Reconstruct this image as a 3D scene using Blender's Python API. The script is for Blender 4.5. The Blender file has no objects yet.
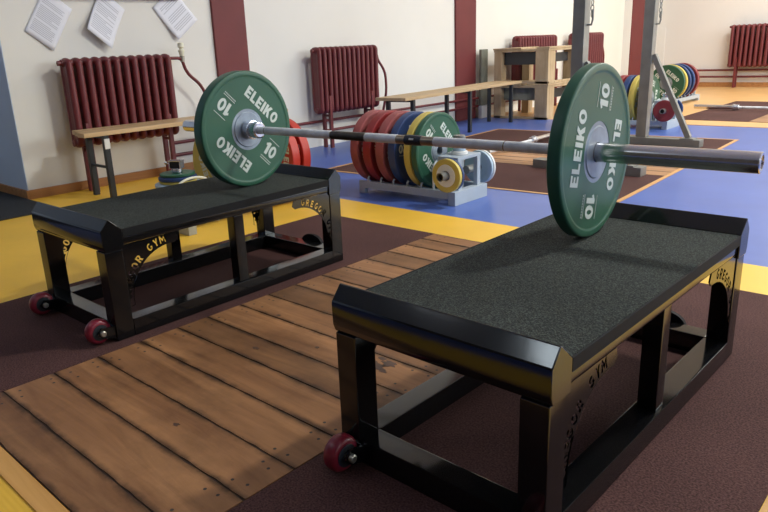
import bpy, bmesh, math, random
from mathutils import Vector, Matrix
from mathutils.geometry import tessellate_polygon
random.seed(7)
PI = math.pi
scene = bpy.context.scene
COL = scene.collection

# ------------------------------------------------------------------ camera
CAM = dict(loc=(1.48170, -1.67728, 0.87821), f=675.98, u0=359.41, v0=250.63)
cam_data = bpy.data.cameras.new('camera')
cam_data.sensor_width = 36.0
cam_data.lens = CAM['f'] / 768 * 36.0
cam_data.shift_x = (384 - CAM['u0']) / 768
cam_data.shift_y = (CAM['v0'] - 256) / 768
cam_data.clip_start = 0.02
cam = bpy.data.objects.new('camera', cam_data)
COL.objects.link(cam)
m = Matrix(((0.72878714, -0.16504475, 0.66455213),
            (0.68326004, 0.23906279, -0.68993094),
            (-0.04500021, 0.95687471, 0.28699437))).to_4x4()
m.translation = Vector(CAM['loc'])
cam.matrix_world = m
scene.camera = cam

# ------------------------------------------------------------------ world, lights, exposure
scene.view_settings.view_transform = 'Standard'
scene.view_settings.look = 'None'
scene.view_settings.gamma = 1.0
scene.view_settings.use_curve_mapping = False
scene.view_settings.exposure = 0.30
world = bpy.data.worlds.new('world')
scene.world = world
world.use_nodes = True
world.node_tree.nodes['Background'].inputs[0].default_value = (0.75, 0.82, 1.0, 1)
world.node_tree.nodes['Background'].inputs[1].default_value = 0.5


def area(name, loc, target, sx, sy, power, color):
    d = bpy.data.lights.new(name, 'AREA')
    d.shape = 'RECTANGLE'
    d.size = sx
    d.size_y = sy
    d.energy = power
    d.color = color
    o = bpy.data.objects.new(name, d)
    o.location = loc
    o.rotation_euler = (Vector(target) - Vector(loc)).to_track_quat('-Z', 'Y').to_euler()
    COL.objects.link(o)
    return o


CEIL = 4.0
# fluorescent ceiling lamps, one added fill, and daylight through the high windows of the right-hand wall
area('ceiling_light_main', (1.7, 2.45, CEIL - .06), (1.7, 2.45, 0), 0.28, 0.50, 125, (0.98, 0.985, 0.92))
area('ceiling_light_far', (0.6, 7.6, CEIL - .06), (0.6, 7.6, 0), 1.2, 2.4, 170, (0.97, 0.99, 0.94))
area('ceiling_light_near', (-1.15, -3.7, CEIL - .06), (-1.15, -3.7, 0), 0.30, 0.45, 6, (0.80, 0.92, 1.0))
area('fill_light_left', (-2.4, -3.0, CEIL - .06), (-2.4, -3.0, 0), 0.5, 0.8, 10, (0.90, 0.95, 1.0))  # added fill, no known lamp here; brightens the pale blue recess wall
area('window_daylight_far', (6.1, 6.0, 2.5), (-3.0, 5.0, 0.9), 6.0, 1.8, 330, (0.86, 0.96, 0.97))
area('window_daylight_near', (6.1, 0.4, 2.5), (-3.0, 1.2, 0.6), 3.0, 1.8, 55, (0.86, 0.94, 1.0))


# ------------------------------------------------------------------ materials
def new_mat(name):
    mt = bpy.data.materials.new(name)
    mt.use_nodes = True
    nt = mt.node_tree
    return mt, nt, nt.nodes['Principled BSDF']


def N(nt, typ, **kw):
    n = nt.nodes.new(typ)
    for k, v in kw.items():
        setattr(n, k, v)
    return n


def mat(name, color, rough=0.5, metal=0.0, coat=0.0, var=0.0, scale=8.0, bump=0.0, bscale=60.0, spec=0.5, rvar=0.0):
    """principled material with optional procedural value variation and bump"""
    mt, nt, b = new_mat(name)
    b.inputs['Roughness'].default_value = rough
    b.inputs['Metallic'].default_value = metal
    b.inputs['Coat Weight'].default_value = coat
    b.inputs['Specular IOR Level'].default_value = spec
    tc = N(nt, 'ShaderNodeTexCoord')
    nz = N(nt, 'ShaderNodeTexNoise')
    nz.inputs['Scale'].default_value = scale
    nz.inputs['Detail'].default_value = 5
    nt.links.new(tc.outputs['Object'], nz.inputs['Vector'])
    ramp = N(nt, 'ShaderNodeValToRGB')
    ramp.color_ramp.elements[0].position = 0.3
    ramp.color_ramp.elements[1].position = 0.7
    ramp.color_ramp.elements[0].color = [c * (1 - var) for c in color] + [1]
    ramp.color_ramp.elements[1].color = [min(1, c * (1 + var)) for c in color] + [1]
    nt.links.new(nz.outputs['Fac'], ramp.inputs['Fac'])
    nt.links.new(ramp.outputs['Color'], b.inputs['Base Color'])
    if rvar:
        mr = N(nt, 'ShaderNodeMapRange')
        mr.inputs['To Min'].default_value = max(0.02, rough - rvar)
        mr.inputs['To Max'].default_value = min(1, rough + rvar)
        nt.links.new(nz.outputs['Fac'], mr.inputs['Value'])
        nt.links.new(mr.outputs['Result'], b.inputs['Roughness'])
    if bump:
        n2 = N(nt, 'ShaderNodeTexNoise')
        n2.inputs['Scale'].default_value = bscale
        n2.inputs['Detail'].default_value = 3
        nt.links.new(tc.outputs['Object'], n2.inputs['Vector'])
        bp = N(nt, 'ShaderNodeBump')
        bp.inputs['Strength'].default_value = bump
        bp.inputs['Distance'].default_value = 0.01
        nt.links.new(n2.outputs['Fac'], bp.inputs['Height'])
        nt.links.new(bp.outputs['Normal'], b.inputs['Normal'])
    return mt


def speckle_mat(name, base, light, dark, scale, rough=0.85, bump=0.5, big=0.15):
    """granulated rubber: fine light and dark crumbs over a base colour"""
    mt, nt, b = new_mat(name)
    b.inputs['Roughness'].default_value = rough
    b.inputs['Specular IOR Level'].default_value = 0.14
    tc = N(nt, 'ShaderNodeTexCoord')
    nz = N(nt, 'ShaderNodeTexNoise')
    nz.inputs['Scale'].default_value = scale
    nz.inputs['Detail'].default_value = 2
    nt.links.new(tc.outputs['Object'], nz.inputs['Vector'])
    r = N(nt, 'ShaderNodeValToRGB')
    e = r.color_ramp.elements
    e[0].position = 0.34
    e[0].color = (*dark, 1)
    e[1].position = 0.68
    e[1].color = (*light, 1)
    k = e.new(0.5)
    k.color = (*base, 1)
    nt.links.new(nz.outputs['Fac'], r.inputs['Fac'])
    n2 = N(nt, 'ShaderNodeTexNoise')
    n2.inputs['Scale'].default_value = 2.3
    n2.inputs['Detail'].default_value = 4
    nt.links.new(tc.outputs['Object'], n2.inputs['Vector'])
    mr = N(nt, 'ShaderNodeMapRange')
    mr.inputs['From Min'].default_value = 0.3
    mr.inputs['From Max'].default_value = 0.7
    mr.inputs['To Min'].default_value = 1 - big
    mr.inputs['To Max'].default_value = 1 + big
    nt.links.new(n2.outputs['Fac'], mr.inputs['Value'])
    mx = N(nt, 'ShaderNodeVectorMath', operation='SCALE')
    nt.links.new(r.outputs['Color'], mx.inputs[0])
    nt.links.new(mr.outputs['Result'], mx.inputs['Scale'])
    nt.links.new(mx.outputs['Vector'], b.inputs['Base Color'])
    bp = N(nt, 'ShaderNodeBump')
    bp.inputs['Strength'].default_value = bump
    bp.inputs['Distance'].default_value = 0.004
    nt.links.new(nz.outputs['Fac'], bp.inputs['Height'])
    nt.links.new(bp.outputs['Normal'], b.inputs['Normal'])
    return mt


def wood_mat(name, c1, c2, stretch=(1.5, 14, 14), rough=0.55, attr=False, dirt=0.0):
    """wood with stretched grain; board_tone colour attribute tells boards apart"""
    mt, nt, b = new_mat(name)
    b.inputs['Roughness'].default_value = rough
    b.inputs['Specular IOR Level'].default_value = 0.3
    tc = N(nt, 'ShaderNodeTexCoord')
    mp = N(nt, 'ShaderNodeMapping')
    mp.inputs['Scale'].default_value = stretch
    nt.links.new(tc.outputs['Object'], mp.inputs['Vector'])
    src = mp.outputs['Vector']
    if attr:
        at = N(nt, 'ShaderNodeAttribute', attribute_name='board_tone')
        ad = N(nt, 'ShaderNodeVectorMath', operation='MULTIPLY_ADD')
        ad.inputs[1].default_value = (37, 19, 53)
        sp = N(nt, 'ShaderNodeSeparateColor')
        nt.links.new(at.outputs['Color'], sp.inputs[0])
        nt.links.new(sp.outputs['Red'], ad.inputs[0])
        nt.links.new(mp.outputs['Vector'], ad.inputs[2])
        src = ad.outputs['Vector']
    nz = N(nt, 'ShaderNodeTexNoise')
    nz.inputs['Scale'].default_value = 1.0
    nz.inputs['Detail'].default_value = 8
    nz.inputs['Roughness'].default_value = 0.6
    nz.inputs['Distortion'].default_value = 0.6
    nt.links.new(src, nz.inputs['Vector'])
    r = N(nt, 'ShaderNodeValToRGB')
    r.color_ramp.elements[0].position = 0.3
    r.color_ramp.elements[1].position = 0.7
    r.color_ramp.elements[0].color = (*c1, 1)
    r.color_ramp.elements[1].color = (*c2, 1)
    nt.links.new(nz.outputs['Fac'], r.inputs['Fac'])
    out = r.outputs['Color']
    if attr:
        mr = N(nt, 'ShaderNodeMapRange')
        mr.inputs['To Min'].default_value = 0.66
        mr.inputs['To Max'].default_value = 1.22
        nt.links.new(sp.outputs['Red'], mr.inputs['Value'])
        sc = N(nt, 'ShaderNodeVectorMath', operation='SCALE')
        nt.links.new(out, sc.inputs[0])
        nt.links.new(mr.outputs['Result'], sc.inputs['Scale'])
        out = sc.outputs['Vector']
    if attr:
        # grime worn into the board edges, broken up by noise
        ne = N(nt, 'ShaderNodeTexNoise')
        ne.inputs['Scale'].default_value = 9
        ne.inputs['Detail'].default_value = 8
        ne.inputs['Roughness'].default_value = 0.7
        nt.links.new(tc.outputs['Object'], ne.inputs['Vector'])
        m1 = N(nt, 'ShaderNodeMath', operation='MULTIPLY')
        nt.links.new(sp.outputs['Green'], m1.inputs[0])
        nt.links.new(ne.outputs['Fac'], m1.inputs[1])
        me_ = N(nt, 'ShaderNodeMapRange')
        me_.inputs['From Min'].default_value = 0.26
        me_.inputs['From Max'].default_value = 0.54
        me_.inputs['To Min'].default_value = 1.0
        me_.inputs['To Max'].default_value = 0.28
        nt.links.new(m1.outputs['Value'], me_.inputs['Value'])
        s2 = N(nt, 'ShaderNodeVectorMath', operation='SCALE')
        nt.links.new(out, s2.inputs[0])
        nt.links.new(me_.outputs['Result'], s2.inputs['Scale'])
        out = s2.outputs['Vector']
    if dirt:
        n3 = N(nt, 'ShaderNodeTexNoise')
        n3.inputs['Scale'].default_value = 3.2
        n3.inputs['Detail'].default_value = 7
        n3.inputs['Roughness'].default_value = 0.7
        nt.links.new(tc.outputs['Object'], n3.inputs['Vector'])
        r3 = N(nt, 'ShaderNodeValToRGB')
        r3.color_ramp.elements[0].position = 0.28
        r3.color_ramp.elements[0].color = (1 - dirt, 1 - dirt, 1 - dirt, 1)
        r3.color_ramp.elements[1].position = 0.52
        r3.color_ramp.elements[1].color = (1, 1, 1, 1)
        nt.links.new(n3.outputs['Fac'], r3.inputs['Fac'])
        mm = N(nt, 'ShaderNodeVectorMath', operation='MULTIPLY')
        nt.links.new(out, mm.inputs[0])
        nt.links.new(r3.outputs['Color'], mm.inputs[1])
        out = mm.outputs['Vector']
    nt.links.new(out, b.inputs['Base Color'])
    bp = N(nt, 'ShaderNodeBump')
    bp.inputs['Strength'].default_value = 0.25
    bp.inputs['Distance'].default_value = 0.004
    nt.links.new(nz.outputs['Fac'], bp.inputs['Height'])
    nt.links.new(bp.outputs['Normal'], b.inputs['Normal'])
    return mt


def brushed(name, color, rough, axis='X'):
    mt, nt, b = new_mat(name)
    b.inputs['Metallic'].default_value = 1.0
    tc = N(nt, 'ShaderNodeTexCoord')
    mp = N(nt, 'ShaderNodeMapping')
    mp.inputs['Scale'].default_value = (300, 12, 12) if axis == 'X' else (12, 12, 12)
    nt.links.new(tc.outputs['Object'], mp.inputs['Vector'])
    nz = N(nt, 'ShaderNodeTexNoise')
    nz.inputs['Scale'].default_value = 1.0
    nt.links.new(mp.outputs['Vector'], nz.inputs['Vector'])
    mr = N(nt, 'ShaderNodeMapRange')
    mr.inputs['To Min'].default_value = rough * 0.6
    mr.inputs['To Max'].default_value = rough * 1.4
    nt.links.new(nz.outputs['Fac'], mr.inputs['Value'])
    nt.links.new(mr.outputs['Result'], b.inputs['Roughness'])
    b.inputs['Base Color'].default_value = (*color, 1)
    return mt


def knurl_mat():
    mt, nt, b = new_mat('knurled steel')
    b.inputs['Metallic'].default_value = 0.15
    b.inputs['Roughness'].default_value = 0.45
    tc = N(nt, 'ShaderNodeTexCoord')
    nz = N(nt, 'ShaderNodeTexNoise')
    nz.inputs['Scale'].default_value = 22
    nz.inputs['Detail'].default_value = 6
    nt.links.new(tc.outputs['Object'], nz.inputs['Vector'])
    r = N(nt, 'ShaderNodeValToRGB')
    r.color_ramp.elements[0].position = 0.3
    r.color_ramp.elements[0].color = (0.60, 0.61, 0.64, 1)
    r.color_ramp.elements[1].position = 0.6
    r.color_ramp.elements[1].color = (0.78, 0.81, 0.86, 1)
    nt.links.new(nz.outputs['Fac'], r.inputs['Fac'])
    nt.links.new(r.outputs['Color'], b.inputs['Base Color'])
    vo = N(nt, 'ShaderNodeTexVoronoi')
    vo.inputs['Scale'].default_value = 700
    nt.links.new(tc.outputs['Object'], vo.inputs['Vector'])
    bp = N(nt, 'ShaderNodeBump')
    bp.inputs['Strength'].default_value = 0.3
    bp.inputs['Distance'].default_value = 0.001
    nt.links.new(vo.outputs['Distance'], bp.inputs['Height'])
    nt.links.new(bp.outputs['Normal'], b.inputs['Normal'])
    return mt


def rib_mat(name, color, pitch, rough):
    """yellow ribbed vinyl: fine ridges running along X"""
    mt, nt, b = new_mat(name)
    b.inputs['Roughness'].default_value = rough
    tc = N(nt, 'ShaderNodeTexCoord')
    nz = N(nt, 'ShaderNodeTexNoise')
    nz.inputs['Scale'].default_value = 1.7
    nz.inputs['Detail'].default_value = 6
    nt.links.new(tc.outputs['Object'], nz.inputs['Vector'])
    r = N(nt, 'ShaderNodeValToRGB')
    r.color_ramp.elements[0].position = 0.3
    r.color_ramp.elements[0].color = (*[c * .86 for c in color], 1)
    r.color_ramp.elements[1].position = 0.7
    r.color_ramp.elements[1].color = (*[min(1, c * 1.1) for c in color], 1)
    nt.links.new(nz.outputs['Fac'], r.inputs['Fac'])
    nt.links.new(r.outputs['Color'], b.inputs['Base Color'])
    wv = N(nt, 'ShaderNodeTexWave', wave_type='BANDS', bands_direction='Y')
    wv.inputs['Scale'].default_value = pitch
    nt.links.new(tc.outputs['Object'], wv.inputs['Vector'])
    bp = N(nt, 'ShaderNodeBump')
    bp.inputs['Strength'].default_value = 0.15
    bp.inputs['Distance'].default_value = 0.002
    nt.links.new(wv.outputs['Fac'], bp.inputs['Height'])
    nt.links.new(bp.outputs['Normal'], b.inputs['Normal'])
    return mt


M = {}
M['paint'] = mat('black gloss paint', (0.006, 0.006, 0.0065), 0.12, coat=0.0, bump=0.015, bscale=14, rvar=0.03, scale=5, spec=0.5)
M['deck'] = speckle_mat('granulated black rubber', (0.033, 0.038, 0.034), (0.080, 0.090, 0.080), (0.016, 0.018, 0.017), 330)
M['mat'] = speckle_mat('maroon crumb rubber', (0.088, 0.040, 0.036), (0.125, 0.064, 0.058), (0.048, 0.022, 0.020), 230, bump=0.3)
M['mat_black'] = speckle_mat('dark grey crumb rubber', (0.040, 0.042, 0.045), (0.07, 0.075, 0.08), (0.015, 0.016, 0.018), 190, bump=0.3)
M['plank'] = wood_mat('worn brown planks', (0.19, 0.082, 0.034), (0.42, 0.205, 0.086), (1.6, 15, 15), 0.5, attr=True, dirt=0.35)
M['plank_far'] = wood_mat('far platform planks', (0.36, 0.18, 0.08), (0.52, 0.29, 0.15), (1.6, 15, 15), 0.5, attr=True)
M['gap'] = mat('grime between the planks', (0.05, 0.026, 0.016), 0.9)
M['stain'] = mat('oily stain', (0.09, 0.045, 0.028), 0.5, var=.3, scale=40)
M['screw'] = mat('sunken screw heads', (0.05, 0.035, 0.03), 0.6)
M['yellow'] = rib_mat('yellow vinyl floor', (0.92, 0.54, 0.05), 26, 0.45)
M['orange'] = mat('orange vinyl floor', (0.74, 0.43, 0.17), 0.38, var=0.06, scale=3)
M['blue'] = mat('blue vinyl floor', (0.076, 0.142, 0.45), 0.33, var=0.09, scale=2.2, spec=0.45)
M['trimwood'] = wood_mat('pale trim wood', (0.62, 0.31, 0.08), (0.80, 0.44, 0.14), (1, 20, 20), 0.5)
M['linestrip'] = mat('orange edge strip', (0.62, 0.33, 0.12), 0.5)
M['skirting'] = wood_mat('brown skirting board', (0.34, 0.15, 0.05), (0.50, 0.24, 0.09), (20, 1.5, 20), 0.5)
M['cream'] = mat('cream wall paint', (0.82, 0.80, 0.745), 0.8, var=0.025, scale=1.2, bump=0.08, bscale=7)
M['white_wall'] = mat('white wall paint', (0.84, 0.82, 0.79), 0.8, var=0.02, scale=1.0, bump=0.05, bscale=8)
M['blue_wall'] = mat('pale blue wall paint', (0.60, 0.70, 0.84), 0.8, var=0.03, scale=2)
M['maroon'] = mat('maroon gloss paint', (0.155, 0.025, 0.029), 0.42, var=0.15, scale=9, bump=0.05, bscale=30)
M['maroon_dull'] = mat('maroon column paint', (0.155, 0.022, 0.024), 0.6, var=0.10, scale=3)
M['ceiling'] = mat('white ceiling paint', (0.8, 0.8, 0.78), 0.9)
M['green'] = mat('green bumper rubber', (0.026, 0.108, 0.062), 0.42, var=0.10, scale=6, spec=0.45)
M['red'] = mat('red bumper rubber', (0.28, 0.020, 0.022), 0.5, var=0.12, scale=6)
M['red_worn'] = mat('chalky worn red rubber', (0.33, 0.085, 0.085), 0.65, var=0.22, scale=9)
M['red_bright'] = mat('orange red bumper rubber', (0.50, 0.040, 0.025), 0.42, var=0.10, scale=6)
M['blueplate'] = mat('blue bumper rubber', (0.020, 0.052, 0.17), 0.5, var=0.15, scale=6)
M['yellowplate'] = mat('yellow bumper rubber', (0.58, 0.46, 0.10), 0.5, var=0.10, scale=8)
M['darkred'] = mat('dark red rubber', (0.22, 0.03, 0.035), 0.45, var=0.1)
M['lettering'] = mat('pale lettering', (0.62, 0.68, 0.63), 0.5, var=0.06)
M['whiteplate'] = mat('white rubber', (0.78, 0.78, 0.75), 0.45, var=0.05)
M['greyblue'] = mat('light grey blue rubber', (0.40, 0.52, 0.62), 0.5, var=0.08)
M['disc'] = mat('brushed steel disc', (0.26, 0.31, 0.37), 0.40, metal=0.45, var=0.22, scale=22, rvar=0.08)
M['chrome'] = brushed('bright sleeve steel', (0.70, 0.68, 0.68), 0.19)
M['shiny'] = mat('chrome plated steel', (0.70, 0.73, 0.80), 0.22, metal=0.9)
M['knurl'] = knurl_mat()
M['bare'] = mat('smooth worn bar steel', (0.30, 0.25, 0.19), 0.30, metal=0.9, var=0.3, scale=12)
M['knurl_dark'] = mat('darker oily knurling', (0.085, 0.072, 0.06), 0.4, metal=0.8, var=0.3, scale=20)
M['band'] = mat('dark navy tape band', (0.012, 0.014, 0.028), 0.5)
M['dark'] = mat('near black fill', (0.008, 0.008, 0.008), 0.8)
M['rack'] = mat('grey rack paint', (0.40, 0.46, 0.52), 0.5, var=0.06, scale=7)
M['rack_pale'] = mat('pale grey rack tube', (0.60, 0.66, 0.68), 0.45)
M['rack_beige'] = mat('dull beige grey rack paint', (0.42, 0.41, 0.34), 0.55, var=0.08)
M['steel'] = mat('grey stand steel', (0.27, 0.275, 0.26), 0.4, metal=0.55, var=0.14, scale=9)
M['blacksteel'] = mat('dark bench steel', (0.022, 0.026, 0.032), 0.45)
M['benchwood'] = wood_mat('varnished pale bench wood', (0.46, 0.30, 0.15), (0.66, 0.47, 0.26), (20, 1.2, 20), 0.4)
M['benchwood2'] = wood_mat('weathered bench plank', (0.42, 0.29, 0.16), (0.62, 0.46, 0.28), (16, 1.2, 16), 0.6)
M['pine'] = wood_mat('raw pine boards', (0.40, 0.29, 0.17), (0.60, 0.47, 0.31), (8, 8, 2), 0.7)
M['greywood'] = wood_mat('weathered grey green boards', (0.13, 0.14, 0.11), (0.30, 0.30, 0.24), (6, 6, 3), 0.8)
M['paper'] = mat('white paper', (0.84, 0.85, 0.92), 0.7)
M['ink'] = mat('grey print', (0.58, 0.59, 0.65), 0.7)
M['plastic'] = mat('ivory plastic', (0.80, 0.78, 0.62), 0.35)
M['wheel'] = mat('red urethane wheel', (0.22, 0.014, 0.030), 0.35, coat=0.1)
M['bolt'] = mat('zinc bolt', (0.42, 0.40, 0.34), 0.35, metal=0.8)
M['edge'] = mat('matt black rubber', (0.010, 0.010, 0.011), 0.7, spec=0.2)
M['dark_wall'] = mat('darkened unseen wall', (0.09, 0.07, 0.055), 0.7)  # unseen front wall, coloured dark so the gloss blocks reflect darkness
M['label'] = mat('white sticker', (0.75, 0.75, 0.72), 0.6)


# ------------------------------------------------------------------ mesh helpers
class MB:
    """collects shapes in one bmesh and links them as ONE mesh object"""

    def __init__(self):
        self.bm = bmesh.new()
        self.slot = 0

    def _merge(self, tmp, mtx=None):
        if mtx is not None:
            bmesh.ops.transform(tmp, matrix=mtx, verts=tmp.verts)
        for f in tmp.faces:
            f.material_index = self.slot
        me = bpy.data.meshes.new('tmp')
        tmp.to_mesh(me)
        tmp.free()
        self.bm.from_mesh(me)
        bpy.data.meshes.remove(me)

    def box(self, lo, hi, bevel=0.0, mtx=None, seg=2):
        t = bmesh.new()
        bmesh.ops.create_cube(t, size=1.0)
        c = [(a + b) / 2 for a, b in zip(lo, hi)]
        s = [abs(b - a) for a, b in zip(lo, hi)]
        for v in t.verts:
            v.co = Vector((v.co.x * s[0] + c[0], v.co.y * s[1] + c[1], v.co.z * s[2] + c[2]))
        if bevel:
            bmesh.ops.bevel(t, geom=list(t.edges), offset=min(bevel, min(s) * .45), segments=seg, profile=0.6, affect='EDGES')
        self._merge(t, mtx)
        return self

    def bar(self, a, b, w, h, bevel=0.003, up=(0, 0, 1)):
        """box beam from a to b, w across, h along up"""
        a, b = Vector(a), Vector(b)
        z = (b - a).normalized()
        u = Vector(up)
        x = u.cross(z)
        if x.length < 1e-4:
            x = Vector((1, 0, 0))
        x.normalize()
        y = z.cross(x)
        mt = Matrix((x, y, z)).transposed().to_4x4()
        mt.translation = a
        return self.box((-w / 2, -h / 2, 0), (w / 2, h / 2, (b - a).length), bevel, mt)

    def tube(self, pts, r, n=12, closed=False, cap=True):
        pts = [Vector(p) for p in pts]
        t = bmesh.new()
        rings = []
        prev = None
        L = len(pts)
        for i, p in enumerate(pts):
            if closed:
                d = (pts[(i + 1) % L] - pts[i - 1]).normalized()
            elif i == 0:
                d = (pts[1] - pts[0]).normalized()
            elif i == L - 1:
                d = (pts[-1] - pts[-2]).normalized()
            else:
                d = ((pts[i + 1] - p).normalized() + (p - pts[i - 1]).normalized()).normalized()
            if prev is None:
                ref = Vector((0, 0, 1)) if abs(d.z) < 0.9 else Vector((1, 0, 0))
                x = ref.cross(d).normalized()
            else:
                x = (prev - d * prev.dot(d)).normalized()
            prev = x
            y = d.cross(x)
            rr = r[i] if isinstance(r, (list, tuple)) else r
            rings.append([t.verts.new(p + (x * math.cos(2 * PI * k / n) + y * math.sin(2 * PI * k / n)) * rr) for k in range(n)])
        for i in range(L if closed else L - 1):
            A, B = rings[i], rings[(i + 1) % L]
            for k in range(n):
                t.faces.new((A[k], A[(k + 1) % n], B[(k + 1) % n], B[k]))
        if cap and not closed:
            t.faces.new(list(reversed(rings[0])))
            t.faces.new(rings[-1])
        self._merge(t)
        return self

    def lathe(self, prof, n=72, axis='X', mtx=None, close=False):
        """revolve (position along axis, radius) points; close joins the last point to the first"""
        t = bmesh.new()
        rings = []
        for a, r in prof:
            if r < 1e-6:
                rings.append([t.verts.new(self._ax(a, 0, 0, axis))])
            else:
                rings.append([t.verts.new(self._ax(a, r * math.cos(2 * PI * k / n), r * math.sin(2 * PI * k / n), axis)) for k in range(n)])
        pairs = list(zip(rings[:-1], rings[1:]))
        if close:
            pairs.append((rings[-1], rings[0]))
        for A, B in pairs:
            if len(A) == 1 and len(B) == 1:
                continue
            for k in range(n):
                a0, a1 = A[k % len(A)], A[(k + 1) % len(A)]
                b0, b1 = B[k % len(B)], B[(k + 1) % len(B)]
                vs = []
                for v in (a0, a1, b1, b0):
                    if v not in vs:
                        vs.append(v)
                if len(vs) > 2:
                    t.faces.new(vs)
        bmesh.ops.recalc_face_normals(t, faces=t.faces)
        self._merge(t, mtx)
        return self

    @staticmethod
    def _ax(a, c, s, axis):
        return Vector((a, c, s)) if axis == 'X' else Vector((c, a, s)) if axis == 'Y' else Vector((c, s, a))

    def cyl(self, a, b, r, n=32):
        return self.tube([a, b], r, n)

    def prism(self, poly, holes, fn, d0, d1):
        """polygon with holes in 2-D, extruded between depths d0 and d1; fn(u, v, d) -> point"""
        t = bmesh.new()
        loops = [poly] + list(holes)
        tris = tessellate_polygon([[Vector((u, v, 0)) for u, v in lp] for lp in loops])
        flat = [p for lp in loops for p in lp]
        A = [t.verts.new(fn(u, v, d0)) for u, v in flat]
        B = [t.verts.new(fn(u, v, d1)) for u, v in flat]
        for a, b, c in tris:
            for f in ((A[a], A[b], A[c]), (B[c], B[b], B[a])):
                try:
                    t.faces.new(f)
                except ValueError:
                    pass
        k = 0
        for lp in loops:
            n = len(lp)
            for i in range(n):
                j = (i + 1) % n
                t.faces.new((A[k + i], A[k + j], B[k + j], B[k + i]))
            k += n
        bmesh.ops.recalc_face_normals(t, faces=t.faces)
        self._merge(t)
        return self

    def sphere(self, c, r, scale=(1, 1, 1), seg=16):
        t = bmesh.new()
        bmesh.ops.create_uvsphere(t, u_segments=seg, v_segments=max(6, seg // 2), radius=r)
        for v in t.verts:
            v.co = Vector((v.co.x * scale[0] + c[0], v.co.y * scale[1] + c[1], v.co.z * scale[2] + c[2]))
        self._merge(t)
        return self

    def build(self, name, mats, parent=None, smooth=True, angle=35):
        me = bpy.data.meshes.new(name)
        self.bm.to_mesh(me)
        self.bm.free()
        for mt in (mats if isinstance(mats, (list, tuple)) else [mats]):
            me.materials.append(mt)
        if smooth:
            me.polygons.foreach_set('use_smooth', [True] * len(me.polygons))
            me.set_sharp_from_angle(angle=math.radians(angle))
        o = bpy.data.objects.new(name, me)
        COL.objects.link(o)
        if parent is not None:
            o.parent = parent
        if smooth:
            w = o.modifiers.new('weighted normals', 'WEIGHTED_NORMAL')
            w.keep_sharp = True
        return o


def arcpipe(p):
    """smooth a control polygon a little"""
    pts = [Vector(q) for q in p]
    out = [pts[0]]
    for a, b, c in zip(pts[:-2], pts[1:-1], pts[2:]):
        for t in (.25, .5, .75):
            m0 = (a + b) / 2 if a != pts[0] else a.lerp(b, .5)
            m1 = (b + c) / 2
            out.append(m0 * (1 - t) ** 2 + b * 2 * t * (1 - t) + m1 * t ** 2)
    out.append(pts[-1])
    return out


def tag(o, label=None, cat=None, group=None, kind=None):
    if label: o['label'] = label
    if cat: o['category'] = cat
    if group: o['group'] = group
    if kind: o['kind'] = kind
    return o


def thing(name, label, cat, loc=(0, 0, 0), rz=0.0, group=None):
    o = bpy.data.objects.new(name, None)
    o.empty_display_size = 0.05
    o.location = loc
    o.rotation_euler = (0, 0, rz)
    COL.objects.link(o)
    return tag(o, label, cat, group)


def copy_tree(o, parent=None):
    c = o.copy()
    COL.objects.link(c)
    if parent is not None:
        c.parent = parent
    for ch in list(o.children):
        copy_tree(ch, c)
    return c


def struct(name, mb, mt, **kw):
    return tag(mb.build(name, mt, **kw), kind='structure')


# ------------------------------------------------------------------ block letters
def arc_pts(cx, cy, rx, ry, a0, a1, n):
    return [(cx + rx * math.cos(math.radians(a0 + (a1 - a0) * i / n)), cy + ry * math.sin(math.radians(a0 + (a1 - a0) * i / n))) for i in range(n + 1)]


S = 0.25   # stroke of a letter of height 1


def ellip(rx, ry, cx, n=20):
    return arc_pts(cx, .5, rx, ry, 0, 360 - 360 / n, n - 1)


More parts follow.
